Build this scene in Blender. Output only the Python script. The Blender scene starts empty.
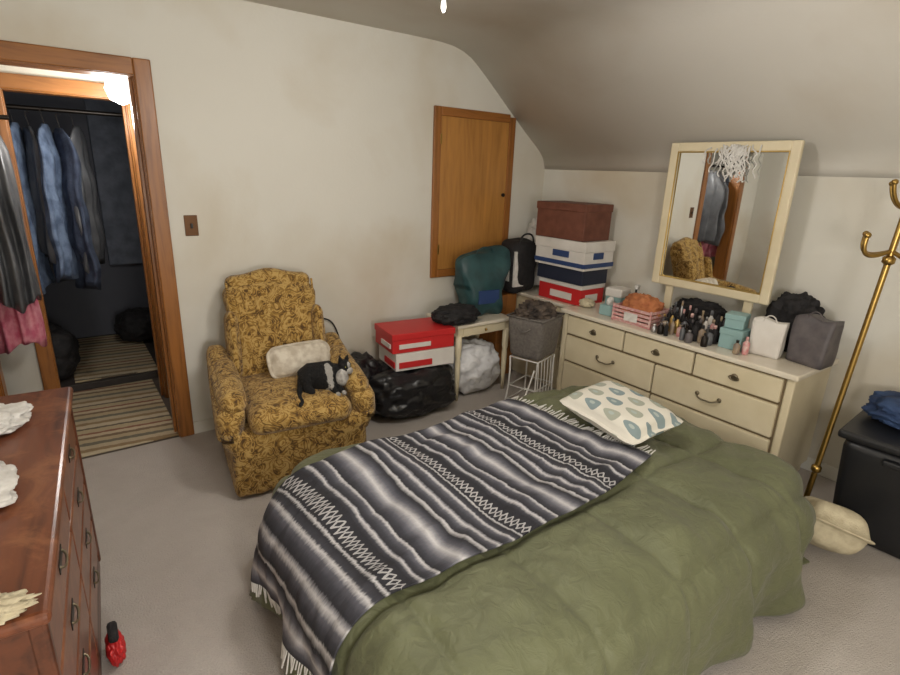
import bpy, bmesh, random
from math import *
from mathutils import Vector, Matrix, Euler, noise
random.seed(7)
D=bpy.data; C=bpy.context; col=C.scene.collection
C.scene.view_settings.view_transform='Standard'

# ---------------- materials ----------------
def lin(c):
    o=[]
    for v in c[:3]:
        v/=255.; o.append(v/12.92 if v<=.04045 else ((v+.055)/1.055)**2.4)
    return (*o,1)
def newmat(name):
    m=D.materials.new(name); m.use_nodes=True; nt=m.node_tree
    return m,nt,nt.nodes['Principled BSDF']
def math_(nt,op,a,b=None,c=None):
    n=nt.nodes.new('ShaderNodeMath'); n.operation=op
    for i,v in enumerate((a,b,c)):
        if v is None: continue
        if isinstance(v,(int,float)): n.inputs[i].default_value=v
        else: nt.links.new(v,n.inputs[i])
    return n.outputs[0]
def ramp(nt,fac,stops,interp='LINEAR'):
    r=nt.nodes.new('ShaderNodeValToRGB'); r.color_ramp.interpolation=interp
    e=r.color_ramp.elements
    while len(e)<len(stops): e.new(.5)
    for i,(p,c) in enumerate(stops): e[i].position=p; e[i].color=lin(c)
    nt.links.new(fac,r.inputs[0]); return r.outputs[0]
def mixc(nt,fac,a,b):
    n=nt.nodes.new('ShaderNodeMix'); n.data_type='RGBA'
    if isinstance(fac,(int,float)): n.inputs[0].default_value=fac
    else: nt.links.new(fac,n.inputs[0])
    for i,v in ((6,a),(7,b)):
        if isinstance(v,tuple): n.inputs[i].default_value=lin(v)
        else: nt.links.new(v,n.inputs[i])
    return n.outputs[2]
def noise_(nt,scale,detail=4,dist=0,vec=None,rough=.5):
    n=nt.nodes.new('ShaderNodeTexNoise'); n.inputs['Scale'].default_value=scale
    n.inputs['Detail'].default_value=detail; n.inputs['Distortion'].default_value=dist; n.inputs['Roughness'].default_value=rough
    if vec is None:
        tc=nt.nodes.new('ShaderNodeTexCoord'); vec=tc.outputs['Object']
    nt.links.new(vec,n.inputs['Vector']); return n.outputs['Fac']
def bump(nt,b,h,strength=.3,dist=.01):
    n=nt.nodes.new('ShaderNodeBump'); n.inputs['Strength'].default_value=strength; n.inputs['Distance'].default_value=dist
    nt.links.new(h,n.inputs['Height']); nt.links.new(n.outputs[0],b.inputs['Normal'])
def mat(name,c,rough=.6,c2=None,ns=20,bs=0,bd=.005,metal=0,bns=None,sheen=0,coat=0):
    m,nt,b=newmat(name)
    b.inputs['Roughness'].default_value=rough; b.inputs['Metallic'].default_value=metal
    b.inputs['Base Color'].default_value=lin(c)
    if sheen: b.inputs['Sheen Weight'].default_value=sheen
    if coat: b.inputs['Coat Weight'].default_value=coat; b.inputs['Coat Roughness'].default_value=.15
    if c2:
        f=noise_(nt,ns); nt.links.new(ramp(nt,f,[(.35,c),(.65,c2)]),b.inputs['Base Color'])
    if bs: bump(nt,b,noise_(nt,bns or ns*4),bs,bd)
    return m
def wood(name,c1,c2,rough=.35,axis='Z',scale=1,coat=.3,worn=None):
    m,nt,b=newmat(name)
    tc=nt.nodes.new('ShaderNodeTexCoord'); mp=nt.nodes.new('ShaderNodeMapping')
    s={'X':(1.5,14,14),'Y':(14,1.5,14),'Z':(14,14,1.5)}[axis]
    mp.inputs['Scale'].default_value=[v*scale for v in s]
    nt.links.new(tc.outputs['Object'],mp.inputs['Vector'])
    f=noise_(nt,1.2,6,1.2,mp.outputs[0])
    g=noise_(nt,5,3,0,mp.outputs[0])
    h=math_(nt,'ADD',math_(nt,'MULTIPLY',f,.75),math_(nt,'MULTIPLY',g,.25))
    c=ramp(nt,h,[(.3,c2),(.5,c1),(.7,tuple(min(255,int(v*1.1)) for v in c1))])
    if worn: c=mixc(nt,ramp(nt,noise_(nt,7,8,.8,rough=.7),[(.50,(0,0,0)),(.64,(210,210,210))]),c,worn)
    nt.links.new(c,b.inputs['Base Color'])
    b.inputs['Roughness'].default_value=rough; b.inputs['Coat Weight'].default_value=coat; b.inputs['Coat Roughness'].default_value=.2
    bump(nt,b,h,.08,.003)
    return m
def plaster(name,c,stain,lo=.48,hi=.72):
    m,nt,b=newmat(name)
    f=noise_(nt,.9,5,.3); base=ramp(nt,f,[(lo,c),(hi,stain)])
    g=noise_(nt,3,4); nt.links.new(mixc(nt,math_(nt,'MULTIPLY',g,.12),base,(168,156,134)),b.inputs['Base Color'])
    b.inputs['Roughness'].default_value=.8
    bump(nt,b,noise_(nt,60,4),.12,.004); return m
M_wall=plaster('wall_plaster',(222,220,211),(202,191,170))
M_ceil=plaster('ceiling_plaster',(222,219,211),(198,186,168),.45,.8)
def carpet_mat():
    m,nt,b=newmat('carpet')
    f=noise_(nt,2.2,5,.4); a=ramp(nt,f,[(.3,(184,176,168)),(.7,(204,197,190))])
    g=noise_(nt,160,3); k=noise_(nt,25,3)
    c=mixc(nt,math_(nt,'MULTIPLY',g,.4),a,(136,127,121))
    c=mixc(nt,math_(nt,'MULTIPLY',k,.2),c,(150,140,134))
    nt.links.new(c,b.inputs['Base Color'])
    b.inputs['Roughness'].default_value=.95
    bump(nt,b,math_(nt,'ADD',g,math_(nt,'MULTIPLY',noise_(nt,14,3),.8)),.6,.012); return m
M_carpet=carpet_mat()
M_trim=wood('oak_trim',(150,96,44),(112,66,26),.35,'Z')
M_trimX=wood('oak_trim_h',(150,96,44),(112,66,26),.35,'X')
M_door=wood('oak_panel',(176,124,62),(150,100,46),.4,'Z',.7)
M_brown=wood('mahogany',(112,62,38),(76,38,24),.34,'Y',1,.35,worn=(152,98,64))
M_brownF=wood('mahogany_front',(94,52,32),(62,32,20),.4,'Y',1,.25)
M_cream=mat('cream_paint',(224,212,182),.38,(215,202,170),6,.05,.002,coat=.2)
M_creamtop=mat('cream_laminate',(230,222,206),.3,(222,212,192),8,coat=.3)
M_brass=mat('brass',(170,140,80),.3,metal=1)
M_pull=mat('antique_pull',(128,118,98),.35,metal=.8)
M_dark=mat('dark_metal',(45,40,36),.4,metal=.7)
M_white=mat('white_fabric',(222,220,216),.8,(205,202,196),30,.3,.004)
M_whitepl=mat('white_plastic_bag',(205,205,208),.35,(225,225,226),12,.5,.01,bns=25)
M_blackpl=mat('black_plastic_bag',(20,20,22),.3,(30,30,33),12,.6,.012,bns=18)
M_black=mat('black_fabric',(20,19,21),.8,(34,32,34),25,.4,.005)
M_blackplas=mat('black_plastic',(26,27,30),.4)
M_greyfab=mat('grey_fabric',(118,112,106),.9,(98,93,89),60,.5,.004)
M_red=mat('red_print',(196,40,42),.45)
M_whitecard=mat('white_card',(222,218,212),.6,(210,205,198),8)
M_bluecard=mat('blue_print',(44,66,112),.5)
M_browncard=mat('brown_leatherette',(116,70,54),.55,(98,56,42),14,.2)
M_teal=mat('teal_bag',(44,80,82),.5,(30,58,62),9,.3,.008,bns=20)
M_tealbox=mat('teal_card',(142,174,174),.5)
M_pinkpl=mat('pink_plastic',(200,128,130),.45,(218,190,182),45)
M_orange=mat('orange_cloth',(190,122,76),.8,(165,98,62),20,.3)
M_beige=mat('beige_fabric',(206,196,168),.9,(188,176,148),30,.5,.006)
M_denim=mat('denim',(112,130,158),.9,(68,84,110),14,.5,.008)
M_denim2=mat('dark_denim',(70,82,104),.9,(44,52,72),14,.5,.008)
M_pink=mat('pink_cloth',(190,92,118),.85,(214,146,156),18,.3,.006)
M_garbag=mat('grey_garment_bag',(100,102,106),.4,(78,80,84),8,.4,.008,bns=12)
M_wire=mat('white_wire',(225,224,220),.4)
M_blue=mat('blue_cloth',(54,78,118),.8,(36,54,88),14,.3)
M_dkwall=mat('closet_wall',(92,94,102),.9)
M_bag=mat('dark_grey_bag',(100,94,95),.5,(82,77,80),16,.2)
M_glassb=mat('perfume_glass',(170,150,120),.1,(90,80,90),10)
M_gold_in=mat('gold_liner',(190,160,95),.35,metal=.6)
M_silver=mat('silver',(170,170,172),.3,metal=.9)
M_mirror,nt,b=newmat('mirror_glass'); b.inputs['Metallic'].default_value=1; b.inputs['Roughness'].default_value=.015; b.inputs['Base Color'].default_value=(.88,.89,.88,1)
M_lamp,nt,b=newmat('lamp_glass'); b.inputs['Emission Color'].default_value=(1,.97,.92,1); b.inputs['Emission Strength'].default_value=6; b.inputs['Base Color'].default_value=(1,1,1,1)
M_gap=mat('shadow_gap',(120,104,78),.8)
def brocade():
    m,nt,b=newmat('gold_brocade')
    tc=nt.nodes.new('ShaderNodeTexCoord')
    w=noise_(nt,14,2,2.0,tc.outputs['Object'])
    s=math_(nt,'ABSOLUTE',math_(nt,'SUBTRACT',math_(nt,'FRACT',math_(nt,'MULTIPLY',w,5)),.5))
    v=nt.nodes.new('ShaderNodeTexVoronoi'); v.inputs['Scale'].default_value=22; nt.links.new(tc.outputs['Object'],v.inputs['Vector'])
    h=math_(nt,'ADD',math_(nt,'MULTIPLY',s,1.3),math_(nt,'MULTIPLY',v.outputs['Distance'],.55))
    c=ramp(nt,h,[(.22,(78,52,18)),(.38,(120,88,34)),(.6,(158,122,56)),(.9,(188,156,92))])
    nt.links.new(c,b.inputs['Base Color']); b.inputs['Roughness'].default_value=.85; b.inputs['Sheen Weight'].default_value=.15
    bump(nt,b,h,.5,.008); return m
M_broc=brocade()
def comf_mat():
    m,nt,b=newmat('green_comforter')
    c=ramp(nt,noise_(nt,5,4),[(.3,(92,95,67)),(.7,(105,108,78))])
    nt.links.new(c,b.inputs['Base Color']); b.inputs['Roughness'].default_value=.62; b.inputs['Sheen Weight'].default_value=.1
    bump(nt,b,noise_(nt,18,5,1),.5,.022); return m
M_comf=comf_mat()
def blanket_mat():
    m,nt,b=newmat('striped_serape')
    uv=nt.nodes.new('ShaderNodeUVMap'); sp=nt.nodes.new('ShaderNodeSeparateXYZ'); nt.links.new(uv.outputs[0],sp.inputs[0])
    U,V=sp.outputs[0],sp.outputs[1]
    zig=math_(nt,'ABSOLUTE',math_(nt,'SUBTRACT',math_(nt,'FRACT',math_(nt,'MULTIPLY',V,30)),.5))
    nz=noise_(nt,80,2,0,uv.outputs[0])
    uu=math_(nt,'ADD',U,math_(nt,'MULTIPLY',math_(nt,'SUBTRACT',nz,.5),.008))
    ph=math_(nt,'FRACT',math_(nt,'ADD',math_(nt,'MULTIPLY',uu,3.3),.22))
    K=(22,22,28);G1=(56,56,64);G2=(94,94,103);G3=(146,145,151);W=(212,210,211)
    st=[(0,K),(.03,G1),(.06,W),(.07,G3),(.08,K),(.12,G1),(.155,G2),(.18,W),(.195,K),(.24,G1),(.28,G2),(.32,G3),(.36,W),(.40,G3),(.43,G2),(.47,G1),(.50,K),(.54,W),(.555,K),(.59,G1),(.62,G2),(.65,W),(.665,G3),(.68,K),(.72,G1),(.75,G2),(.775,W),(.79,G1),(.83,K),(.845,W),(.855,K),(.97,K)]
    a=ramp(nt,ph,st,'LINEAR')
    lc=math_(nt,'DIVIDE',math_(nt,'ABSOLUTE',math_(nt,'SUBTRACT',ph,.912)),.045)
    dm=math_(nt,'ADD',lc,math_(nt,'MULTIPLY',zig,2.2))
    dwt=math_(nt,'MULTIPLY',math_(nt,'LESS_THAN',dm,1.15),math_(nt,'GREATER_THAN',dm,.6))
    inb=math_(nt,'LESS_THAN',lc,1.0)
    c=mixc(nt,math_(nt,'MULTIPLY',math_(nt,'MULTIPLY',dwt,inb),.85),a,(200,198,198))
    weave=math_(nt,'FRACT',math_(nt,'MULTIPLY',V,150))
    c2=mixc(nt,math_(nt,'MULTIPLY',noise_(nt,220,2,0,uv.outputs[0]),.35),c,(76,76,84))
    nt.links.new(c2,b.inputs['Base Color']); b.inputs['Roughness'].default_value=.9
    bump(nt,b,weave,.15,.003); return m
M_blk=blanket_mat()
def pillow_mat():
    m,nt,b=newmat('leaf_print_pillow')
    tc=nt.nodes.new('ShaderNodeTexCoord'); sp=nt.nodes.new('ShaderNodeSeparateXYZ'); nt.links.new(tc.outputs['Object'],sp.inputs[0])
    X=math_(nt,'ADD',math_(nt,'MULTIPLY',sp.outputs[0],13),20); Y=math_(nt,'ADD',math_(nt,'MULTIPLY',sp.outputs[1],8.5),20)
    row=math_(nt,'FLOOR',X)
    Yo=math_(nt,'ADD',Y,math_(nt,'MULTIPLY',math_(nt,'MODULO',row,2),.5))
    fx=math_(nt,'SUBTRACT',math_(nt,'FRACT',X),.5); fy=math_(nt,'SUBTRACT',math_(nt,'FRACT',Yo),.5)
    tap=math_(nt,'ADD',1.0,math_(nt,'MULTIPLY',fy,1.1))
    ex=math_(nt,'MULTIPLY',math_(nt,'DIVIDE',fx,.30),tap); ey=math_(nt,'DIVIDE',fy,.38)
    d=math_(nt,'ADD',math_(nt,'MULTIPLY',ex,ex),math_(nt,'MULTIPLY',ey,ey))
    teal=mixc(nt,math_(nt,'MODULO',math_(nt,'FLOOR',Yo),2),(132,148,150),(164,168,154))
    c=mixc(nt,math_(nt,'LESS_THAN',d,1.0),(220,216,204),teal)
    c=mixc(nt,math_(nt,'LESS_THAN',d,.12),c,(170,180,176))
    nt.links.new(c,b.inputs['Base Color']); b.inputs['Roughness'].default_value=.85
    bump(nt,b,noise_(nt,80,3),.2,.004); return m
M_pil=pillow_mat()
def rug_mat():
    m,nt,b=newmat('striped_rug')
    tc=nt.nodes.new('ShaderNodeTexCoord'); sp=nt.nodes.new('ShaderNodeSeparateXYZ'); nt.links.new(tc.outputs['Object'],sp.inputs[0])
    nz=noise_(nt,30,2)
    p=math_(nt,'FRACT',math_(nt,'ADD',math_(nt,'ADD',math_(nt,'MULTIPLY',sp.outputs[1],2.6),math_(nt,'MULTIPLY',sp.outputs[0],.25)),math_(nt,'MULTIPLY',nz,.05)))
    c=ramp(nt,p,[(0,(178,160,128)),(.12,(124,104,80)),(.2,(190,174,144)),(.3,(138,96,76)),(.36,(178,162,130)),(.5,(108,96,80)),(.56,(190,176,148)),(.68,(142,120,88)),(.78,(180,164,136)),(.9,(114,108,92))],'CONSTANT')
    nt.links.new(c,b.inputs['Base Color']); b.inputs['Roughness'].default_value=.95
    bump(nt,b,noise_(nt,120,2),.6,.01); return m
M_rug=rug_mat()

# ---------------- geometry helpers ----------------
def addmesh(name,bm,m,smooth=True,loc=(0,0,0),rot=(0,0,0)):
    me=D.meshes.new(name); bm.to_mesh(me); bm.free()
    o=D.objects.new(name,me); col.objects.link(o)
    if m: me.materials.append(m)
    if smooth:
        for p in me.polygons: p.use_smooth=True
    o.location=loc; o.rotation_euler=rot; return o
def box(name,lo,hi,m,bev=.004,rot=None,seg=2):
    lo=Vector(lo);hi=Vector(hi);c=(lo+hi)/2;s=hi-lo
    bm=bmesh.new(); bmesh.ops.create_cube(bm,size=1)
    for v in bm.verts: v.co=Vector((v.co.x*s.x,v.co.y*s.y,v.co.z*s.z))
    if bev: bmesh.ops.bevel(bm,geom=bm.edges[:],offset=min(bev,min(s)*.45),segments=seg,affect='EDGES',profile=.5)
    return addmesh(name,bm,m,False,c,rot or (0,0,0))
def soft(name,dims,c,m,r=.05,puff=(0,0,0),rot=(0,0,0),deform=None,cuts=14,nz=0,nf=8):
    bm=bmesh.new(); bmesh.ops.create_cube(bm,size=2); bmesh.ops.subdivide_edges(bm,edges=bm.edges[:],cuts=cuts,use_grid_fill=True)
    h=Vector(dims)/2
    for v in bm.verts:
        p=v.co.copy(); q=Vector((p.x*h.x,p.y*h.y,p.z*h.z)); rr=[min(r,h[i]) for i in range(3)]
        inn=Vector([max(-(h[i]-rr[i]),min(h[i]-rr[i],q[i])) for i in range(3)])
        d=q-inn
        if d.length>1e-6:
            dn=Vector([d[i]/rr[i] if rr[i]>0 else 0 for i in range(3)]); L=dn.length; mx=max(abs(a) for a in dn)
            dn=dn/L*mx; q=inn+Vector([dn[i]*rr[i] for i in range(3)])
        b=[(1-p.y**2)*(1-p.z**2),(1-p.x**2)*(1-p.z**2),(1-p.x**2)*(1-p.y**2)]
        q+=Vector([puff[i]*b[i]*p[i] for i in range(3)])
        if nz: q+=Vector(noise.noise_vector(q*nf+Vector(c)*3))*nz
        if deform: q=deform(q,p)
        v.co=q
    return addmesh(name,bm,m,True,c,rot)
def blob(name,c,dims,m,amp=.12,freq=3,pw=2.5,seed=0,flat=True,sub=5,rot=(0,0,0),fine=.02):
    bm=bmesh.new(); bmesh.ops.create_icosphere(bm,subdivisions=sub,radius=1)
    for v in bm.verts:
        p=v.co.copy(); L=(abs(p.x)**pw+abs(p.y)**pw+abs(p.z)**pw)**(1/pw); p=p/L
        k=1+amp*noise.noise(v.co*freq+Vector((seed,seed*2,0)))+amp*.5*(1-2*abs(noise.noise(v.co*freq*2.2+Vector((0,seed,seed)))))+fine*noise.noise(v.co*freq*7)
        p*=k
        q=Vector((p.x*dims[0]/2,p.y*dims[1]/2,p.z*dims[2]/2))
        if flat and q.z<-dims[2]*.46: q.z=-dims[2]*.46
        v.co=q
    return addmesh(name,bm,m,True,c,rot)
def tube(name,pts,r,m,res=4,smooth=True,cyc=False):
    cu=D.curves.new(name,'CURVE'); cu.dimensions='3D'; cu.bevel_depth=r; cu.bevel_resolution=res; cu.use_fill_caps=True
    lists=pts if isinstance(pts[0][0],(tuple,list,Vector)) else [pts]
    for P in lists:
        s=cu.splines.new('NURBS' if smooth and len(P)>2 else 'POLY'); s.points.add(len(P)-1)
        for i,p in enumerate(P): s.points[i].co=(*p[:3],1)
        if s.type=='NURBS': s.order_u=min(4,len(P)); s.use_endpoint_u=True
        s.use_cyclic_u=cyc
    o=D.objects.new(name,cu); col.objects.link(o); cu.materials.append(m); return o
def lathe(name,prof,m,loc=(0,0,0),seg=24,rot=(0,0,0)):
    bm=bmesh.new(); rings=[]
    for r,z in prof:
        rings.append([bm.verts.new((max(r,1e-4)*cos(2*pi*i/seg),max(r,1e-4)*sin(2*pi*i/seg),z)) for i in range(seg)])
    for a,b in zip(rings,rings[1:]):
        for i in range(seg): bm.faces.new((a[i],a[(i+1)%seg],b[(i+1)%seg],b[i]))
    bm.faces.new(rings[0][::-1]); bm.faces.new(rings[-1])
    bmesh.ops.recalc_face_normals(bm,faces=bm.faces[:])
    return addmesh(name,bm,m,True,loc,rot)
def group(name,parts,loc=(0,0,0),rotz=0):
    e=D.objects.new(name,None); col.objects.link(e); e.empty_display_size=.1
    e.location=loc; e.rotation_euler=(0,0,rotz)
    for p in parts: p.parent=e
    return e
def grid(name,nu,nv,fn,m,thick=0):
    bm=bmesh.new(); uvl=bm.loops.layers.uv.new('UVMap')
    V=[[bm.verts.new(fn(i/nu,j/nv)) for j in range(nv+1)] for i in range(nu+1)]
    for i in range(nu):
        for j in range(nv):
            f=bm.faces.new((V[i][j],V[i+1][j],V[i+1][j+1],V[i][j+1]))
            for l,(a,b) in zip(f.loops,((i,j),(i+1,j),(i+1,j+1),(i,j+1))): l[uvl].uv=(a/nu,b/nv)
    o=addmesh(name,bm,m)
    if thick:
        s=o.modifiers.new('s','SOLIDIFY'); s.thickness=thick; s.offset=-1
    return o

# ---------------- room shell ----------------
YA=3.326; XB=3.407; XL=-.78; YB=-1.7; ZC=2.456
box('floor',(XL-.1,YB-.1,-.1),(XB+.1,YA,0),M_carpet,0)
box('wall_back_left',(XL-.1,YA,0),(-.33,YA+.12,ZC+.1),M_wall,0)
box('wall_back_header',(-.33,YA,2.02),(.439,YA+.12,ZC+.1),M_wall,0)
box('wall_back',(.439,YA,0),(XB+.1,YA+.12,ZC+.1),M_wall,0)
box('wall_right',(XB,YB,0),(XB+.1,YA,1.76),M_wall,0)
box('wall_left',(XL-.1,YB,0),(XL,YA,ZC+.1),M_wall,0)
box('wall_front',(XL-.1,YB-.1,0),(XB+.1,YB,ZC+.1),M_wall,0)
prof=[(XL-.05,2.456),(2.20,2.456),(2.32,2.453),(2.42,2.444),(2.50,2.425),(2.58,2.39),(2.66,2.335),(2.78,2.24),(2.98,2.075),(3.12,1.962),(3.22,1.885),(3.29,1.832),(3.34,1.79),(3.375,1.75),(3.397,1.705),(3.4072,1.66)]
bm=bmesh.new(); ra=[bm.verts.new((x,YB-.05,z)) for x,z in prof]; rb=[bm.verts.new((x,YA+.03,z)) for x,z in prof]
for i in range(len(prof)-1): bm.faces.new((ra[i],rb[i],rb[i+1],ra[i+1]))
o=addmesh('ceiling',bm,M_ceil); s=o.modifiers.new('s','SOLIDIFY'); s.thickness=.08; s.offset=-1
box('baseboard_back',(.52,YA-.012,0),(XB,YA,.08),M_wall,.003)
box('baseboard_right',(XB-.012,YB,0),(XB,YA,.08),M_wall,.003)
def casing(name,x0,x1,z1,w,y,t=.02,depth=.13):
    ps=[box('jamb_right',(x1-w,y-t,0),(x1,y,z1),M_trim,.006),
        box('head',(x0,y-t,z1-w),(x1-w,y,z1),M_trimX,.006),
        box('jamb_left',(x0,y-t,0),(x0+w,y,z1-w),M_trim,.006),
        box('lining_right',(x1-w-.005,y,0),(x1-w+.012,y+depth,z1-w),M_trim,.002),
        box('lining_left',(x0+w-.012,y,0),(x0+w+.005,y+depth,z1-w),M_trim,.002),
        box('lining_top',(x0+w,y,z1-w-.005),(x1-w,y+depth,z1-w+.012),M_trimX,.002),
        box('stop_right',(x1-w-.02,y+.05,0),(x1-w-.005,y+.09,z1-w),M_trim,.002)]
    return group(name,ps)
casing('door_1',-.41,.519,2.10,.08,YA)
ps=[]
ax0,ax1,az0,az1=2.263,3.03,.835,2.05; w=.06
ps+=[box('frame_left',(ax0,YA-.022,az0),(ax0+w,YA,az1),M_trim,.005),box('frame_right',(ax1-w,YA-.022,az0),(ax1,YA,az1-.02),M_trim,.005),
     box('frame_top',(ax0+w,YA-.022,az1-w),(ax1-w,YA,az1),M_trimX,.005),box('frame_bottom',(ax0+w,YA-.022,az0),(ax1-w,YA,az0+w),M_trimX,.005),
     box('panel',(ax0+w,YA-.014,az0+w),(ax1-w,YA,az1-w),M_door,.003),
     lathe('latch',[(.004,0),(.014,.004),(.014,.016),(.006,.02)],M_dark,(ax1-w-.03,YA-.014,1.45),16,(pi/2,0,0)),
     box('hinge_upper',(ax0+w-.008,YA-.026,az1-.25),(ax0+w+.006,YA-.012,az1-.18),M_brass,.002),
     box('hinge_lower',(ax0+w-.008,YA-.026,az0+.18),(ax0+w+.006,YA-.012,az0+.25),M_brass,.002)]
group('access_door',ps)
ps=[box('plate',(.595,YA-.006,1.215),(.665,YA,1.33),mat('bronze_plate',(98,66,38),.35,metal=.5),.003),
    box('toggle',(.625,YA-.018,1.258),(.637,YA-.004,1.285),M_blackplas,.003)]
group('light_switch',ps)

# ---------------- hall and closet ----------------
HY=4.0
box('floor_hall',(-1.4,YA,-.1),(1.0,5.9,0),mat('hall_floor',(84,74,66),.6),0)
box('wall_hall_back_left',(-1.4,HY,0),(-.12,HY+.1,2.5),M_wall,0)
box('wall_hall_back_right',(.47,HY,0),(1.0,HY+.1,2.5),M_wall,0)
box('wall_hall_header',(-.12,HY,1.96),(.47,HY+.1,2.5),M_wall,0)
box('wall_hall_right',(.62,YA+.12,0),(.72,HY,2.5),M_wall,0)
box('wall_hall_left',(-1.4,YA+.12,0),(-1.3,HY,2.5),M_wall,0)
box('ceiling_hall',(-1.4,YA+.12,2.4),(1.0,5.9,2.5),M_ceil,0)
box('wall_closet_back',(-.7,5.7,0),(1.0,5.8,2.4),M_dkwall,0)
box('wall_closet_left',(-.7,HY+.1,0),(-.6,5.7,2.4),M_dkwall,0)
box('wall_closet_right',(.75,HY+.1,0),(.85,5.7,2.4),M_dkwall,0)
casing('door_2',-.20,.55,2.04,.08,HY,.02,.11)
box('striped_rug',(-.16,3.34,0.002),(.44,4.40,.014),M_rug,.004)
box('striped_rug',(-.04,4.47,0.052),(.50,5.62,.064),M_rug,.004)
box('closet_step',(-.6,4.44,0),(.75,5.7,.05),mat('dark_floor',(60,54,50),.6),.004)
def garment(name,c,width,length,depth,m,rotz=0,seed=0,shoulder=.1):
    n=72; bm=bmesh.new(); rings=[]; K=24
    for k in range(K+1):
        t=k/K; z=-t*length
        ww=(.05+(width/2-.05)*min(1,(t*length/shoulder))**.6)*(1+.08*t)
        dd=depth/2*(.35+.65*min(1,t*length/.2))
        ring=[]
        for i in range(n):
            a=2*pi*i/n; fx=1+.12*noise.noise(Vector((cos(a)*2,z*3,seed)))
            f=1+(.28*sin(a*9+seed+2*noise.noise(Vector((seed,z*2,0))))+.25*noise.noise(Vector((a*2,z*5,seed))))*min(1,t*2)
            ring.append(bm.verts.new((ww*cos(a)*fx,dd*sin(a)*f+.03*noise.noise(Vector((seed,z*4,1))),z+.03*sin(a*3+seed)*(t>.98))))
        rings.append(ring)
    for a,b in zip(rings,rings[1:]):
        for i in range(n): bm.faces.new((a[i],b[i],b[(i+1)%n],a[(i+1)%n]))
    bm.faces.new(rings[0]); bm.faces.new(rings[-1][::-1])
    body=addmesh('cloth',bm,m)
    hook=tube('hanger_hook',[(0,0,0),(0,0,.05),(.0,.02,.075),(.0,0,.095),(0,-.015,.08)],.002,M_dark)
    return group(name,[body,hook],c,rotz)
tube('closet_rod',[(-.59,4.45,1.9),(.74,4.45,1.9)],.014,M_dark,smooth=False)
cl=[(M_denim2,1.0,'dark_jacket'),(M_garbag,.9,'grey_coat'),(M_denim,.85,'denim_jacket'),(M_denim2,1.0,'dark_shirt'),(M_denim,1.02,'denim_shirt'),(M_garbag,.8,'grey_shirt'),(M_denim,.95,'denim_jacket'),(M_denim2,1.0,'blue_coat'),(M_garbag,.9,'grey_jacket')]
for i,(m,L,nm) in enumerate(cl):
    garment(nm,(-.42+i*.078,4.45+.03*sin(i*5),1.81-.02*(i%2)),.44,L,.10,m,pi/2+.25*sin(i*3),i*1.7)
box('closet_curtain',(.36,5.64,.7),(.74,5.69,2.1),mat('curtain_grey',(124,130,142),.9,(98,104,116),9,.4,.01),.01)
tube('hall_rod',[(-1.29,3.74,1.80),(-.1,3.74,1.80)],.012,M_dark,smooth=False)
garment('garment_bag',(-.21,3.60,1.74),.17,.86,.38,M_garbag,.1,3.3)
garment('pink_blouse',(-.25,3.76,1.20),.22,.60,.30,M_pink,-.1,5.1,.05)
for i,(m,L,nm) in enumerate([(M_pink,1.0,'pink_dress'),(M_denim,1.0,'blue_shirt'),(M_pink,.9,'pink_shirt'),(M_denim2,1.0,'navy_coat'),(M_black,1.0,'black_dress')]):
    garment(nm,(-.44-i*.16,3.70,1.70),.13,L,.42,m,.05,i+7)
blob('duffel_bag',(.50,5.35,.20),(.36,.36,.28),M_black,seed=4)
blob('duffel_bag',(-.25,4.62,.26),(.5,.34,.42),M_black,seed=14)
ps=[lathe('base',[(.05,0),(.05,-.02),(.02,-.03),(.018,-.07)],M_brass,(0,0,.36),20),
    lathe('globe',[(.012,.10),(.055,.07),(.08,0),(.06,-.055),(.01,-.08)],M_lamp,(0,0,0),24),
    tube('stem',[(0,0,.09),(0,0,.36)],.008,M_brass,smooth=False)]
group('pendant_lamp',ps,(.42,3.74,1.99))

# ---------------- bed ----------------
X0,X1,Y0,Y1=.63,2.38,.76,1.80; TOP=.43; RC=.16; RR=.13
def lumps(s,t):
    v=Vector((s*2.1,t*2.1,1.3))
    return .03*noise.noise(v)+.018*noise.noise(v*2.6)
def disp(s,t):
    a=abs(sin(pi*(s+.12)/.38)); b=abs(sin(pi*(t+.1)/.38))
    q=.020+.020*(1-exp(-min(a,b)*5.5))+.014*a*b
    v=Vector((s*2.1,t*2.1,1.3))
    # long soft wrinkles running diagonally
    w=.010*(1-abs(2*noise.noise(Vector((s*3+t*2,t*7-s*3,5)))))
    return q+lumps(s,t)+w+.008*noise.noise(v*6)+.003*noise.noise(v*14)
def bdisp(s,t):
    w=.010*(1-abs(2*noise.noise(Vector((s*3+t*2,t*7-s*3,5)))))
    return max(disp(s,t),.047+lumps(s,t)+w)
def surf(s,t,off=0,fn=disp):
    ix=max(X0+RC,min(X1-RC,s)); iy=max(Y0+RC,min(Y1-RC,t))
    dx,dy=s-ix,t-iy; L=hypot(dx,dy); d=L-RC
    ds=fn(s,t)+off
    if d<=0 or L<1e-6: return Vector((s,t,TOP+ds))
    nx,ny=dx/L,dy/L; ex,ey=ix+nx*RC,iy+ny*RC
    arc=RR*pi/2
    if d<arc:
        th=d/RR; out=RR*sin(th); z=TOP-RR*(1-cos(th)); nh=sin(th); nz=cos(th)
    else:
        h=d-arc; ang=atan2(ny,nx); per=ex*1.0-ey*1.0+ang*.25
        w=min(1,h/.22)
        rp=.035*sin(per*15+1.8*noise.noise(Vector((ex*2,ey*2,0))))+.045*noise.noise(Vector((ex*5,ey*5,2)))
        out=RR+h*.13+rp*w; z=TOP-RR-h*.97; nh=1; nz=.1
        zf=.012
        if z<zf+off:
            out+=(zf-z)*.5; z=zf+off; nh=.2; nz=.5; ds=max(ds,.004)
    x=ex+nx*(out+ds*nh); y=ey+ny*(out+ds*nh); z=z+ds*nz
    return Vector((x,y,max(z,.01)))
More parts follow.
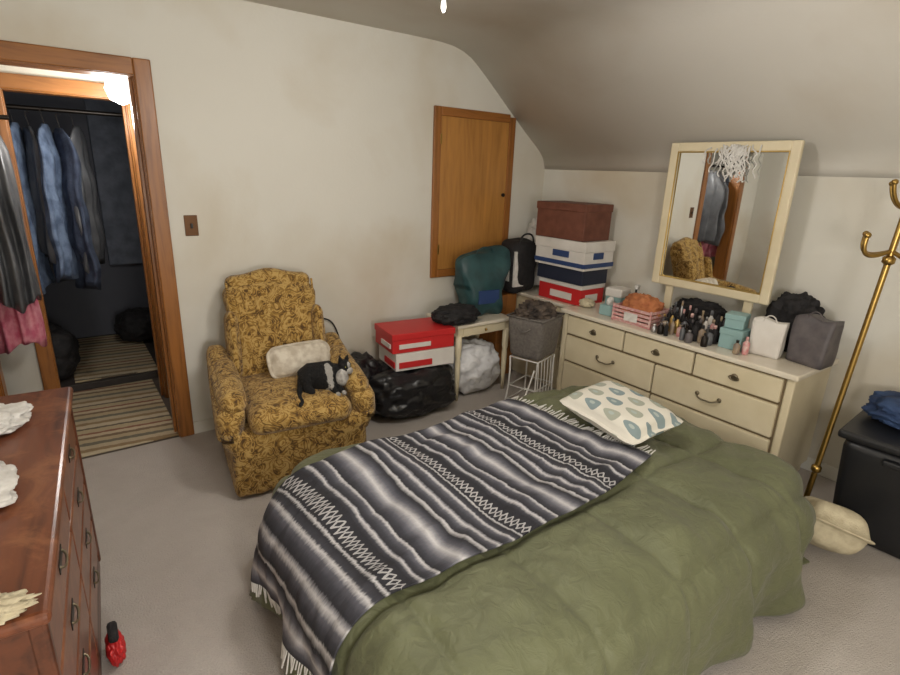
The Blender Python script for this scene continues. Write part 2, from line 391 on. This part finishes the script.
cs0,cs1,ct0,ct1=X0-.46,X1+.34,Y0-.46,Y1+.44
comf=grid('comforter',250,200,lambda a,b:surf(cs0+(cs1-cs0)*a,ct0+(ct1-ct0)*b),M_comf,thick=.008)
mattress=soft('mattress',(X1-X0-.02,Y1-Y0-.02,.38),((X0+X1)/2,(Y0+Y1)/2,.21),M_white,.06)
BF=((.28,1.70),(1.80,1.86),(1.88,1.07),(.31,1.04)) # foot-far, head-far, head-near, foot-near
def bmap(a,b,off=.012):
    fx=BF[0][0]*(1-a)*(1-b)+BF[1][0]*a*(1-b)+BF[2][0]*a*b+BF[3][0]*(1-a)*b
    fy=BF[0][1]*(1-a)*(1-b)+BF[1][1]*a*(1-b)+BF[2][1]*a*b+BF[3][1]*(1-a)*b
    fy+=.015*sin(a*7)*(b-.5)*2+.05*sin(pi*min(1,a*1.6))*(b<.5)*(1-2*b)-.03*sin(pi*a)*b
    wr=.008*abs(noise.noise(Vector((fx*5,fy*12,4))))
    return surf(fx,fy,off+wr,bdisp)
blk=grid('serape_blanket',230,140,lambda a,b:bmap(a,b),M_blk,thick=.006)
fr=[]
for e in (0,1):
    for i in range(60):
        b=(i+.5)/60; j=random.uniform(-.02,.02); L=random.uniform(.025,.05)
        fr.append([bmap((e-k*L/2*(1 if e==0 else -1)),b+j*k/2,.014) for k in range(3)])
fringe=tube('fringe',fr,.003,M_white,1)
def pdef(q,p):
    pin=1-.10*(1-abs(p.x*p.y))*(abs(p.x)**3+abs(p.y)**3)
    bul=(1-p.x**4)*(1-p.y**4)
    return Vector((q.x*pin,q.y*pin,q.z*(.12+.88*bul**.6)))
soft('throw_pillow',(.36,.50,.13),(2.02,1.36,.57),M_pil,.065,deform=pdef,rot=(.04,-.12,-.10),cuts=20)
group('bed',[comf,mattress,blk,fringe])

# ---------------- armchair ----------------
ps=[]
def back_def(q,p):
    t=(p.z+1)/2
    wfac=1.04-.12*sin(pi*min(1,t*1.15))+.04*t
    x=q.x*wfac; y=q.y
    if p.y<0:
        y-=.022*abs(cos(x*pi/.16))**.6*(1-abs(p.x)**6)*(1-abs(p.z)**8)
        y-=.035*(abs(p.x)**4)
    z=q.z-.05*(p.x**2)*(t>.5)*((t-.5)*2)
    y+=.15*t**1.2
    return Vector((x,y,z))
ps.append(soft('backrest',(.50,.15,.70),(0,.20,.64),M_broc,.06,(0,.015,.02),deform=back_def,cuts=26))
ps.append(soft('back_crest',(.50,.12,.10),(0,.345,.955),M_broc,.05,(0,0,.02),cuts=12,deform=lambda q,p:Vector((q.x,q.y,q.z+.012*cos(p.x*pi*1.5)))))
ps.append(soft('seat_cushion',(.54,.60,.13),(0,-.12,.40),M_broc,.06,(0,.02,.03),cuts=16))
ps.append(soft('seat_base',(.70,.66,.35),(0,-.06,.185),M_broc,.04,(0,.012,0),cuts=16,deform=lambda q,p:Vector((q.x*(1.03-.02*p.z),q.y*(1.02-.02*p.z)+.006*sin(q.x*60)*(p.z<0),q.z))))
for s in (-1,1):
    def arm_def(q,p,s=s):
        t=(1-p.y)/2
        z=q.z*(1-.12*t)+.10*(1-t)**2*(p.z>0)
        if p.z>0: z-=.06*t*t
        x=q.x*(1+.25*max(0,p.z)*t)+s*(.03*max(0,p.z)+.05*t*(1-abs(p.z)))
        return Vector((x,q.y,z))
    nm='left' if s<0 else 'right'
    ps.append(soft('arm_'+nm,(.12,.64,.34),(s*.315,-.06,.38),M_broc,.055,(.012,.015,.01),deform=arm_def,cuts=16))
    ps.append(soft('arm_roll_'+nm,(.13,.50,.10),(s*.33,-.10,.52),M_broc,.05,(0.01,.01,.01),rot=(.14,0,0),cuts=12))
    ps.append(soft('wing_'+nm,(.06,.16,.36),(s*.25,.19,.64),M_broc,.03,(0.01,.01,.01),rot=(-.2,0,0),cuts=10))
    ps.append(tube('piping_'+nm,[(s*.25,.12,.45),(s*.235,.17,.65),(s*.245,.24,.88),(s*.25,.29,.97)],.007,M_broc))
for x,y in((-.28,-.32),(.28,-.32),(-.28,.2),(.28,.2)):
    ps.append(lathe('foot',[(.018,0),(.025,.06)],M_brownF,(x,y,0),14))
chair=group('armchair',ps,(.935,2.79,0),-.13); chair.scale=(.96,1,1)
soft('lumbar_cushion',(.38,.13,.20),(1.03,2.80,.56),mat('cream_floral',(214,206,190),.85,(184,172,154),26,.2),.05,deform=lambda q,p:Vector((q.x*(1-.06*p.z**2),q.y*(.25+.75*((1-p.x**4)*(1-p.z**4))**.5),q.z*(1-.06*p.x**2))),rot=(-.5,0,.02),cuts=16)
def skin(name,verts,edges,radii,m,sub=2):
    me=D.meshes.new(name); me.from_pydata(verts,edges,[]); o=D.objects.new(name,me); col.objects.link(o)
    sk=o.modifiers.new('sk','SKIN')
    for i,r in enumerate(radii): me.skin_vertices[0].data[i].radius=(r,r)
    me.skin_vertices[0].data[0].use_root=True
    sb=o.modifiers.new('sb','SUBSURF'); sb.levels=sub; sb.render_levels=sub
    me.materials.append(m); sk.use_smooth_shade=True
    return o
M_fur,nt,b=newmat('black_white_fur')
tc=nt.nodes.new('ShaderNodeTexCoord'); sp=nt.nodes.new('ShaderNodeSeparateXYZ'); nt.links.new(tc.outputs['Object'],sp.inputs[0])
dx=math_(nt,'DIVIDE',math_(nt,'SUBTRACT',sp.outputs[0],.035),.045); dy=math_(nt,'DIVIDE',math_(nt,'ADD',sp.outputs[1],.06),.07)
dd=math_(nt,'ADD',math_(nt,'ADD',math_(nt,'MULTIPLY',dx,dx),math_(nt,'MULTIPLY',dy,dy)),math_(nt,'MULTIPLY',noise_(nt,30,4),1.2))
nt.links.new(ramp(nt,dd,[(.9,(160,157,152)),(1.5,(12,11,12))]),b.inputs['Base Color']); b.inputs['Roughness'].default_value=.9
bump(nt,b,noise_(nt,90,3),.8,.012)
M_furb=mat('black_fur',(10,9,10),.9,(20,18,19),30,.8,.01,bns=90)
M_furw=mat('grey_fur',(190,187,182),.9,(140,136,132),30,.8,.01,bns=90)
cv=[(0,0,.085),(-.06,.015,.09),(-.12,.02,.08),(.06,-.005,.088),(.115,-.03,.105),(.15,-.045,.118),
    (-.13,-.03,.05),(-.09,-.085,.02),(.09,-.07,.04),(.11,-.13,.018),(.05,-.07,.04),(.06,-.135,.018),
    (-.17,-.01,.045),(-.20,-.07,.022),(-.21,-.14,.014),(-.25,-.17,.012)]
ce=[(0,1),(1,2),(0,3),(3,4),(4,5),(1,6),(6,7),(3,8),(8,9),(3,10),(10,11),(2,12),(12,13),(13,14),(14,15)]
cr=[.085,.09,.072,.074,.05,.045,.05,.02,.03,.018,.03,.018,.02,.016,.014,.012]
body=skin('body',cv,ce,cr,M_fur)
head=blob('head',(.165,-.055,.135),(.095,.088,.082),M_furb,.04,3,2.2,flat=False,sub=4)
muz=blob('muzzle',(.185,-.094,.12),(.05,.04,.038),M_furw,.03,3,2.1,flat=False,sub=3)
blaze=blob('blaze',(.178,-.088,.148),(.028,.032,.045),M_furw,.03,3,2.1,flat=False,sub=3)
chest=blob('chest_patch',(.128,-.084,.085),(.095,.075,.095),M_furw,.1,4,2,flat=False,sub=3)
ears=[lathe('ear',[(.018,0),(.012,.02),(.001,.038)],M_furb,(.142,-.045,.165),10,(.1,-.3,0)),lathe('ear',[(.018,0),(.012,.02),(.001,.038)],M_furb,(.188,-.045,.165),10,(.1,.3,0))]
M_eye=mat('cat_eye',(150,150,70),.1)
eyes=[blob('eye',(.152,-.094,.145),(.011,.008,.011),M_eye,0,1,2,flat=False,sub=2),blob('eye',(.192,-.09,.145),(.011,.008,.011),M_eye,0,1,2,flat=False,sub=2)]
paws=[blob('paw',(.11,-.14,.016),(.034,.04,.026),M_furw,0,1,2,flat=False,sub=3),blob('paw',(.06,-.145,.016),(.034,.04,.026),M_furw,0,1,2,flat=False,sub=3)]
cat=group('cat',[body,head,muz,blaze,chest]+ears+eyes+paws,(1.04,2.545,.455),.02); cat.scale=(.72,.85,.98)

# ---------------- cream dresser ----------------
def bail(parts,x,y,z,w=.10):
    parts.append(tube('handle',[(x,y-w/2,z+.012),(x-.018,y-w/2,z+.006),(x-.026,y-w/4,z-.012),(x-.028,y,z-.004),(x-.026,y+w/4,z-.012),(x-.018,y+w/2,z+.006),(x,y+w/2,z+.012)],.0045,M_pull))
    for s in(-1,1): parts.append(lathe('rosette',[(.013,0),(.013,.004),(.006,.008)],M_pull,(x,y+s*w/2,z+.012),12,(0,-pi/2,0)))
ps=[]
dx0,dx1,dy0,dy1=2.89,3.37,.97,2.50
ps.append(box('carcass',(dx0+.012,dy0,.07),(dx1,dy1,.68),M_cream,.006))
ps.append(box('top',(2.862,dy0-.025,.678),(dx1+.01,dy1+.02,.708),M_creamtop,.008,seg=3))
ps.append(box('plinth',(dx0+.03,dy0+.02,.0),(dx1-.01,dy1-.02,.07),M_cream,.004))
for y in(dy0+.012,dy1-.012): ps.append(box('stile',(dx0-.004,y-.02,.03),(dx0+.03,y+.02,.678),M_cream,.008))
rows=[(.535,.665,3),(.335,.52,2),(.10,.32,2)]
for z0,z1,n in rows:
    L=(dy1-dy0-.08)/n
    for i in range(n):
        a=dy0+.04+i*L
        ps.append(box('drawer_front',(dx0-.012,a+.006,z0),(dx0+.014,a+L-.006,z1),M_cream,.007,seg=3))
        ps.append(box('drawer_gap',(dx0+.006,a-.002,z0-.008),(dx0+.0135,a+L+.002,z1+.008),M_gap,0))
        yc=a+L/2; zc=(z0+z1)/2
        if n==3:
            ps.append(lathe('knob_plate',[(.020,0),(.020,.003),(.014,.006)],M_pull,(dx0-.012,yc,zc),20,(0,-pi/2,0)))
            ps.append(tube('ring_pull',[(dx0-.02,yc+.028*cos(t*pi/5),zc-.004+.014*sin(t*pi/5)) for t in range(10)],.003,M_pull,cyc=True))
        else: bail(ps,dx0-.012,yc,zc,.13)
group('cream_dresser',ps)
ps=[]
my0,my1,mz0,mz1,mx=1.29,2.04,.955,1.835,3.215; fw=.055
ps.append(box('stile_near',(mx-.03,my0,mz0),(mx,my0+fw,mz1),M_cream,.01,seg=3)); ps.append(box('stile_far',(mx-.03,my1-fw,mz0),(mx,my1,mz1),M_cream,.01,seg=3))
ps.append(box('rail_top',(mx-.03,my0+fw-.004,mz1-fw),(mx,my1-fw+.004,mz1),M_cream,.01,seg=3)); ps.append(box('rail_bottom',(mx-.03,my0+fw-.004,mz0),(mx,my1-fw+.004,mz0+fw),M_cream,.01,seg=3))
i0,i1,j0,j1=my0+fw,my1-fw,mz0+fw,mz1-fw
ps.append(tube('liner',[(mx-.024,i0,j0),(mx-.024,i1,j0),(mx-.024,i1,j1),(mx-.024,i0,j1)],.006,M_gold_in,smooth=False,cyc=True))
ps.append(box('mirror_glass',(mx-.012,i0-.005,j0-.005),(mx-.006,i1+.005,j1+.005),M_mirror,0))
for y in(my0+.12,my1-.12): ps.append(box('support',(mx,y-.025,.711),(mx+.02,y+.025,1.5),M_cream,.004))
lace=[]
for _ in range(55):
    y=1.62+random.gauss(0,.055); z=mz1-.015+random.uniform(-.03,.0); P=[]
    for k in range(random.randint(3,9)):
        P.append((mx-.036+random.uniform(-.008,.0),y+random.uniform(-.03,.03),z-k*.022))
    lace.append(P)
ps.append(tube('lace',lace,.004,M_white,1))
group('dresser_mirror',ps)

# ---------------- low cabinet behind + boxes ----------------
ps=[box('top',(2.98,2.56,.675),(3.39,3.30,.70),M_creamtop,.006),box('body',(3.0,2.58,.06),(3.385,3.28,.675),M_cream,.006),
    box('drawer_front',(2.988,2.60,.38),(3.004,3.26,.64),M_cream,.006),box('drawer_front_lower',(2.988,2.60,.1),(3.004,3.26,.36),M_cream,.006),
    box('plinth',(3.02,2.6,0),(3.37,3.26,.06),M_cream,.003)]
bail(ps,2.988,2.93,.5);bail(ps,2.988,2.93,.23)
group('low_cabinet',ps)
def carton(name,c,dims,m,lidm=None,lidh=.07,rotz=0,bands=()):
    w,d,h=dims; ps=[box('body',(-w/2,-d/2,0),(w/2,d/2,h),m,.004)]
    if lidm: ps.append(box('lid',(-w/2-.006,-d/2-.006,h-lidh),(w/2+.006,d/2+.006,h+.004),lidm,.005))
    for (z0,z1,mm,a,b) in bands:
        ps.append(box('print_front',(-w/2+w*a,-d/2-.0078,z0),(-w/2+w*b,-d/2+.01,z1),mm,0))
        ps.append(box('print_side',(-w/2-.0078,-d/2+d*a,z0),(-w/2+.01,-d/2+d*b,z1),mm,0))
    return group(name,ps,c,rotz)
carton('shoe_box',(3.16,2.70,.702),(.26,.42,.15),M_red,M_whitecard,.03,0,[(.03,.08,M_whitecard,.2,.7)])
carton('dark_carton',(3.15,2.70,.858),(.28,.45,.11),mat('dark_blue_card',(36,42,60),.5),None)
carton('paper_carton',(3.14,2.69,.970),(.32,.48,.20),M_whitecard,M_whitecard,.07,.0,[(.02,.05,M_bluecard,.0,1.0),(.08,.125,M_bluecard,.30,.62)])
carton('brown_box',(3.12,2.71,1.176),(.30,.45,.25),M_browncard,M_browncard,.05,.03)
ps=[soft('body',(.26,.20,.40),(0,0,.21),M_black,.05,(.02,.02,0),nz=.02),box('label',(-.13,-.108,.06),(-.02,-.088,.34),M_white,.004),
    box('label_side',(-.142,-.06,.1),(-.12,.06,.3),M_white,.004),
    tube('strap',[(-.08,-.08,.38),(-.07,-.09,.46),(.0,-.09,.48),(.07,-.09,.46),(.08,-.08,.38)],.007,M_black)]
group('tote_bag',ps,(2.98,3.12,.702),0)
blob('white_garment',(3.22,3.17,.97),(.14,.2,.52),M_white,.3,3,2.3,6)
ps=[box('body',(2.76,3.08,0),(2.96,3.30,.69),M_trim,.006),box('slat',(2.755,3.075,.25),(2.965,3.305,.30),M_trim,.004),box('slat',(2.755,3.075,.5),(2.965,3.305,.55),M_trim,.004)]
group('wooden_crate',ps)
ps=[box('top',(2.18,2.83,.56),(2.70,3.24,.585),M_creamtop,.008),box('apron',(2.20,2.85,.49),(2.68,3.22,.56),M_cream,.004)]
ps.append(box('drawer',(2.24,2.843,.495),(2.64,2.86,.552),M_cream,.004))
ps.append(lathe('knob',[(.006,0),(.012,.012),(.004,.02)],M_brass,(2.44,2.843,.525),12,(pi/2,0,0)))
for x in(2.215,2.665):
    for y in(2.865,3.205): ps.append(lathe('leg',[(.012,0),(.018,.15),(.021,.3),(.017,.33),(.024,.36),(.024,.5)],M_cream,(x,y,0),14))
group('side_table',ps)
ps=[soft('body',(.36,.20,.46),(0,0,.23),M_teal,.04,(.01,.03,0),nz=.045,nf=6,cuts=20,deform=lambda q,p:Vector((q.x*(1+.16*p.z),q.y*(1-.55*max(0,p.z)),q.z+.03*p.x*(p.z>0)))),
    tube('handle',[(-.08,-.02,.44),(-.07,-.04,.50),(0,-.05,.52),(.07,-.04,.49),(.08,-.02,.44)],.004,M_teal),
    box('print',(-.1,-.132,.1),(.08,-.118,.2),M_bluecard,.002)]
group('shopping_bag',ps,(2.56,3.06,.586),-.1)
blob('knit_hat',(2.22,2.92,.645),(.34,.24,.13),M_black,.2,3,2.2,2)
blob('plastic_bag',(2.45,3.0,.19),(.42,.32,.38),M_whitepl,.18,3,2.5,9)
blob('garbage_bag',(1.84,2.96,.165),(.64,.5,.33),M_blackpl,.14,2.6,3,1)
blob('garbage_bag',(1.53,3.08,.19),(.34,.34,.40),M_blackpl,.2,2.6,2.4,12)
carton('printer_carton',(1.92,2.96,.340),(.44,.30,.12),M_whitecard,None,.05,-.12,[(.02,.06,M_red,.05,.6)])
carton('printer_carton',(1.91,2.97,.462),(.46,.30,.13),M_red,M_red,.04,-.12,[(.03,.06,M_whitecard,.1,.6)])
tube('wall_cord',[(1.30,3.30,.62),(1.42,3.31,.66),(1.50,3.30,.55),(1.53,3.30,.3),(1.5,3.28,.05)],.005,M_black)
ps=[]
for s in(-1,1):
    for t in(-1,1): ps.append(tube('leg',[(s*.15,t*.12,0),(s*.12,t*.10,.18),(s*.13,t*.11,.36)],.006,M_wire))
for z in(.36,.14,.03):
    k=.13 if z!=.14 else .125; ps.append(tube('hoop',[(-k,-k*.85,z),(k,-k*.85,z),(k,k*.85,z),(-k,k*.85,z)],.005,M_wire,smooth=False,cyc=True))
ps.append(tube('scroll',[[(-.12+.24*j/5,-.112,.03),(-.12+.24*(j+.5)/5,-.115,.14),(-.12+.24*(j)/5,-.112,.36)] for j in range(6)],.0035,M_wire))
ps.append(tube('side_scroll',[(-.14,-.10,.03),(-.24,-.10,.05),(-.26,-.08,.12),(-.2,-.08,.14),(-.13,-.09,.3)],.006,M_wire))
group('wire_plant_stand',ps,(2.68,2.58,0),.3)
ps=[soft('body',(.30,.26,.30),(0,0,.15),M_greyfab,.03,(.01,.01,0),nz=.006,deform=lambda q,p: Vector((q.x*(1+.1*p.z),q.y*(1+.1*p.z),q.z))),
    tube('rim',[(-.16,-.14,.30),(.16,-.14,.30),(.16,.14,.30),(-.16,.14,.30)],.008,M_greyfab,smooth=False,cyc=True),
    blob('contents',(0,0,.32),(.27,.24,.14),mat('dark_mixed',(40,34,32),.8,(110,96,84),9),.3,4,2.2,5),
    tube('handle',[(-.16,-.05,.24),(-.19,-.03,.2),(-.19,.03,.2),(-.16,.05,.24)],.006,M_greyfab)]
group('fabric_storage_bin',ps,(2.68,2.58,.366),.3)

# ---------------- dresser-top clutter ----------------
Z=.709
def bottle(name,c,r,h,m,cap=M_dark):
    group(name,[lathe('body',[(r*.9,0),(r,.005),(r,h*.65),(r*.4,h*.78),(r*.35,h*.85)],m,(0,0,0),16),lathe('cap',[(r*.45,h*.82),(r*.45,h*.98),(r*.3,h)],cap,(0,0,0),14)],c)
group('teal_box',[box('body',(-.06,-.06,0),(.06,.06,.11),M_tealbox,.004),box('lid',(-.065,-.065,.108),(.065,.065,.17),M_whitecard,.01)],(3.15,2.26,Z),.1)
group('tissue_box',[box('body',(-.05,-.05,0),(.05,.05,.07),M_tealbox,.006),blob('tissue',(0,0,.09),(.05,.04,.06),M_white,.3,3,2,3)],(3.02,2.22,Z),.1)
group('spray_bottle',[lathe('body',[(.03,0),(.032,.01),(.032,.12),(.014,.16),(.012,.18)],M_white,(0,0,0),18),box('head',(-.04,-.012,.178),(.02,.012,.205),M_white,.006),box('trigger',(-.035,-.006,.14),(-.025,.006,.18),M_blackplas,.002)],(3.20,2.14,Z),.3)
ps=[box('base',(-.10,-.14,0),(.10,.14,.01),M_pinkpl,.003)]
for s in(-1,1):
    for kz in range(4):
        ps.append(box('side_slat',(s*.10-.003,-.14,.012+kz*.026),(s*.10+.003,.14,.030+kz*.026),M_pinkpl,.002)); ps.append(box('end_slat',(-.10,s*.14-.003,.012+kz*.026),(.10,s*.14+.003,.030+kz*.026),M_pinkpl,.002))
    for t in(-1,1): ps.append(box('post',(s*.10-.006,t*.14-.006,0),(s*.10+.006,t*.14+.006,.115),M_pinkpl,.002))
ps+=[blob('cloth',(0,.0,.10),(.18,.25,.16),M_orange,.25,3,2.2,8),box('label',(-.107,-.05,.02),(-.1035,.05,.075),M_white,.001)]
group('pink_basket',ps,(3.03,1.98,Z),0)
cols=[M_glassb,M_dark,M_pinkpl,M_whitecard,M_black,M_gold_in,M_garbag,M_silver,M_bag,M_black,M_glassb,M_dark,M_bag]
random.seed(3)
nms=['perfume_bottle','nail_polish','lotion_bottle','cosmetic_jar']; k=0
for ix in range(5):
    for iy in range(8):
        if random.random()<.10: continue
        x=2.91+ix*.054+random.uniform(-.006,.006); y=1.47+iy*.047+random.uniform(-.004,.004)
        bottle(nms[k%4],(x,y,Z),random.uniform(.013,.022),random.uniform(.05,.10)+.022*ix,random.choice(cols),random.choice(cols)); k+=1
for i,(x,y) in enumerate(((2.94,1.30),(2.98,1.27))): bottle(nms[i%4],(x,y,Z),.018,.08+.02*i,cols[i*2],cols[i+1])
blob('black_scarf',(3.30,1.72,Z+.08),(.10,.34,.16),M_black,.3,3,2.2,17)
group('gift_box',[box('body',(-.06,-.06,0),(.06,.06,.11),M_tealbox,.003),box('lid',(-.064,-.064,.08),(.064,.064,.115),M_tealbox,.004)],(3.05,1.37,Z),.05)
group('gift_box',[box('body',(-.05,-.05,0),(.05,.05,.06),M_tealbox,.003),box('lid',(-.054,-.054,.05),(.054,.054,.08),M_tealbox,.004)],(3.06,1.38,Z+.117),.2)
def paperbag(name,c,w,d,h,m,rotz):
    group(name,[soft('body',(d,w,h),(0,0,h/2),m,.008,deform=lambda q,p:Vector((q.x*(1-.35*max(0,p.z)),q.y*(1+.05*p.z),q.z+.01*sin(q.y*40)*(p.z>.9))),cuts=8,nz=.006),
        tube('handle',[(-d*.3,-w*.2,h*.95),(-d*.32,-w*.15,h*1.2),(-d*.32,w*.15,h*1.2),(-d*.3,w*.2,h*.95)],.003,m)],c,rotz)
paperbag('paper_gift_bag',(3.07,1.205,Z),.16,.08,.20,M_whitecard,.15)
paperbag('paper_gift_bag',(3.14,1.01,Z),.19,.13,.25,M_bag,-.12)
blob('black_scarf',(3.27,1.17,Z+.15),(.12,.26,.32),M_black,.3,3,2.2,7)
blob('fabric_bundle',(3.05,2.44,Z+.03),(.1,.1,.06),M_beige,.2,3,2.2,7)

# ---------------- coat rack ----------------
ps=[tube('pole',[(0,0,.05),(0,0,1.62)],.013,M_brass,smooth=False),
    lathe('finial',[(.013,1.60),(.02,1.61),(.014,1.63),(.024,1.65),(.024,1.665),(.008,1.685)],M_brass,(0,0,0),18),
    lathe('collar',[(.013,1.30),(.024,1.31),(.024,1.33),(.013,1.34)],M_brass,(0,0,0),18),
    lathe('collar_low',[(.013,.28),(.022,.29),(.022,.31),(.013,.32)],M_brass,(0,0,0),18)]
for i in range(4):
    a=i*pi/2+1.1; c,s=cos(a),sin(a)
    ps.append(tube('hook_upper',[(0,0,1.36),(.05*c,.05*s,1.34),(.11*c,.11*s,1.32),(.15*c,.15*s,1.35),(.145*c,.145*s,1.41)],.009,M_brass))
    ps.append(blob('hook_tip',(.145*c,.145*s,1.415),(.028,.028,.028),M_brass,0,1,2,flat=False,sub=2))
    ps.append(tube('hook_top',[(0,0,1.54),(.04*c,.04*s,1.53),(.085*c,.085*s,1.57),(.10*c,.10*s,1.63)],.008,M_brass))
    ps.append(blob('hook_top_tip',(.10*c,.10*s,1.635),(.026,.026,.026),M_brass,0,1,2,flat=False,sub=2))
    ps.append(tube('foot',[(0,0,.08),(.06*c,.06*s,.09),(.11*c,.11*s,.05),(.14*c,.14*s,.012)],.011,M_brass))
rk=group('coat_rack',ps,(2.81,.78,0))
ax=Vector((.8,-.6,0)); rk.rotation_mode='QUATERNION'; rk.rotation_quaternion=Matrix.Rotation(.066,4,Vector((0,0,1)).cross(ax)).to_quaternion()
ps=[soft('body',(.46,.46,.50),(0,0,.25),M_blackplas,.03,(.005,.005,0),deform=lambda q,p:Vector((q.x*(1+.07*p.z),q.y*(1+.07*p.z),q.z)),cuts=10),
    box('lid',(-.265,-.265,.50),(.265,.265,.54),M_blackplas,.014,seg=3),box('handle',(-.28,-.08,.44),(-.24,.08,.47),M_blackplas,.008)]
group('storage_tote',ps,(3.08,.47,0),.06)
blob('folded_jeans',(3.15,.51,.605),(.30,.36,.13),M_blue,.2,3,3,5)
soft('floor_pillow',(.34,.30,.20),(2.64,.62,.14),M_beige,.09,(0,0,0),deform=pdef,rot=(.30,.50,.7),cuts=14,nz=.01)
ps=[blob('body',(0,0,.13),(.16,.14,.26),M_black,.25,3,2.3,3),tube('strap',[(-.08,0,.18),(-.06,-.06,.26),(.0,-.07,.27),(.08,-.04,.14)],.016,M_silver)]
group('handbag',ps,(2.71,.87,0))

# ---------------- foreground dresser ----------------
ps=[]
L0,L1=-.62,.62
ps.append(box('top',(-.54,L0,.775),(.02,L1,.805),M_brown,.012,seg=3))
ps.append(box('carcass',(-.52,L0+.02,.08),(-.015,L1-.02,.775),M_brownF,.004))
ps.append(box('base_moulding',(-.53,L0+.01,.0),(.0,L1-.01,.09),M_brownF,.012))
for r in range(4):
    z0=.11+r*.165
    for cix in range(2):
        y0=L0+.05+cix*.575
        ps.append(box('drawer_front',(-.02,y0,z0),(.004,y0+.56,z0+.15),M_brown,.008,seg=3))
        yc=y0+.28; zc=z0+.08
        ps.append(tube('handle',[(.004,yc-.035,zc+.008),(.015,yc-.035,zc+.003),(.017,yc,zc-.012),(.015,yc+.035,zc+.003),(.004,yc+.035,zc+.008)],.0032,M_pull))
        ps.append(box('backplate',(.002,yc-.045,zc-.008),(.006,yc+.045,zc+.02),M_dark,.002))
for y in(L0+.02,L1-.05): ps.append(box('corner_post',(-.03,y,.05),(.008,y+.03,.775),M_brownF,.008))
group('wood_dresser',ps,(-.09,1.685,0),-.066)
blob('white_towel',(-.29,2.02,.835),(.26,.20,.06),M_white,.25,3,2.3,3)
blob('white_cloth',(-.27,1.58,.835),(.18,.26,.06),M_white,.25,3,2.3,8)
blob('crumpled_paper',(-.24,1.10,.825),(.18,.07,.03),M_beige,.4,4,2.2,5)
group('red_bag',[blob('body',(0,0,.05),(.05,.10,.10),M_red,.2,3,2.4,5),box('strap',(-.015,-.04,.10),(.015,.04,.13),M_black,.01)],(-.04,1.76,0))

# ---------------- ceiling light with pull chain ----------------
ps=[lathe('canopy',[(.08,0),(.08,-.02),(.03,-.04),(.02,-.10),(.07,-.12),(.08,-.16),(.04,-.19)],M_brass,(0,0,2.455),28)]
for i in range(3):
    a=i*2*pi/3+.3
    ps.append(lathe('shade',[(.02,0),(.045,-.03),(.06,-.07),(.062,-.10),(.03,-.115)],M_lamp,(.11*cos(a),.11*sin(a),2.33),20))
    ps.append(tube('arm',[(.04*cos(a),.04*sin(a),2.33),(.08*cos(a),.08*sin(a),2.345),(.11*cos(a),.11*sin(a),2.33)],.008,M_brass))
ps.append(tube('pull_chain',[(0,0,2.27),(0,0,2.10)],.0025,M_wire,smooth=False))
ps.append(lathe('chain_pull',[(.003,.03),(.007,.015),(.008,0),(.003,-.012)],M_wire,(0,0,2.095),12))
group('ceiling_light',ps,(1.07,1.53,0))

def light(name,t,loc,e,size,colr=(1,.955,.905)):
    l=D.lights.new(name,t); l.energy=e; l.color=colr; l.shadow_soft_size=size
    o=D.objects.new(name,l); col.objects.link(o); o.location=loc; return o
light('ceiling_lamp_light','POINT',(1.07,1.53,2.02),33,.14)
light('camera_side_fill','POINT',(.30,-.60,1.30),78,.22)  # added frontal fill, no fixture behind it; set low to brighten the sloped ceiling
light('hall_lamp_light','POINT',(.36,3.70,1.85),12,.06,(1,.98,.95))
w=D.worlds.new('w'); C.scene.world=w; w.use_nodes=True; w.node_tree.nodes['Background'].inputs[0].default_value=(.05,.05,.05,1)

# ---------------- camera ----------------
f=532.447; yaw,pt,ro,h=.641,.302,.037,1.615
cam=D.cameras.new('camera'); cam.sensor_width=36; cam.lens=f/900*36; cam.clip_start=.02
co=D.objects.new('camera',cam); col.objects.link(co)
F=Vector((sin(yaw)*cos(pt),cos(yaw)*cos(pt),-sin(pt)))
R=Vector((cos(yaw),-sin(yaw),0)); U=R.cross(F)
Rr=R*cos(ro)+U*sin(ro); Ur=-R*sin(ro)+U*cos(ro)
m=Matrix((Rr,Ur,-F)).transposed().to_4x4(); m.translation=(0,0,h)
co.matrix_world=m; C.scene.camera=co
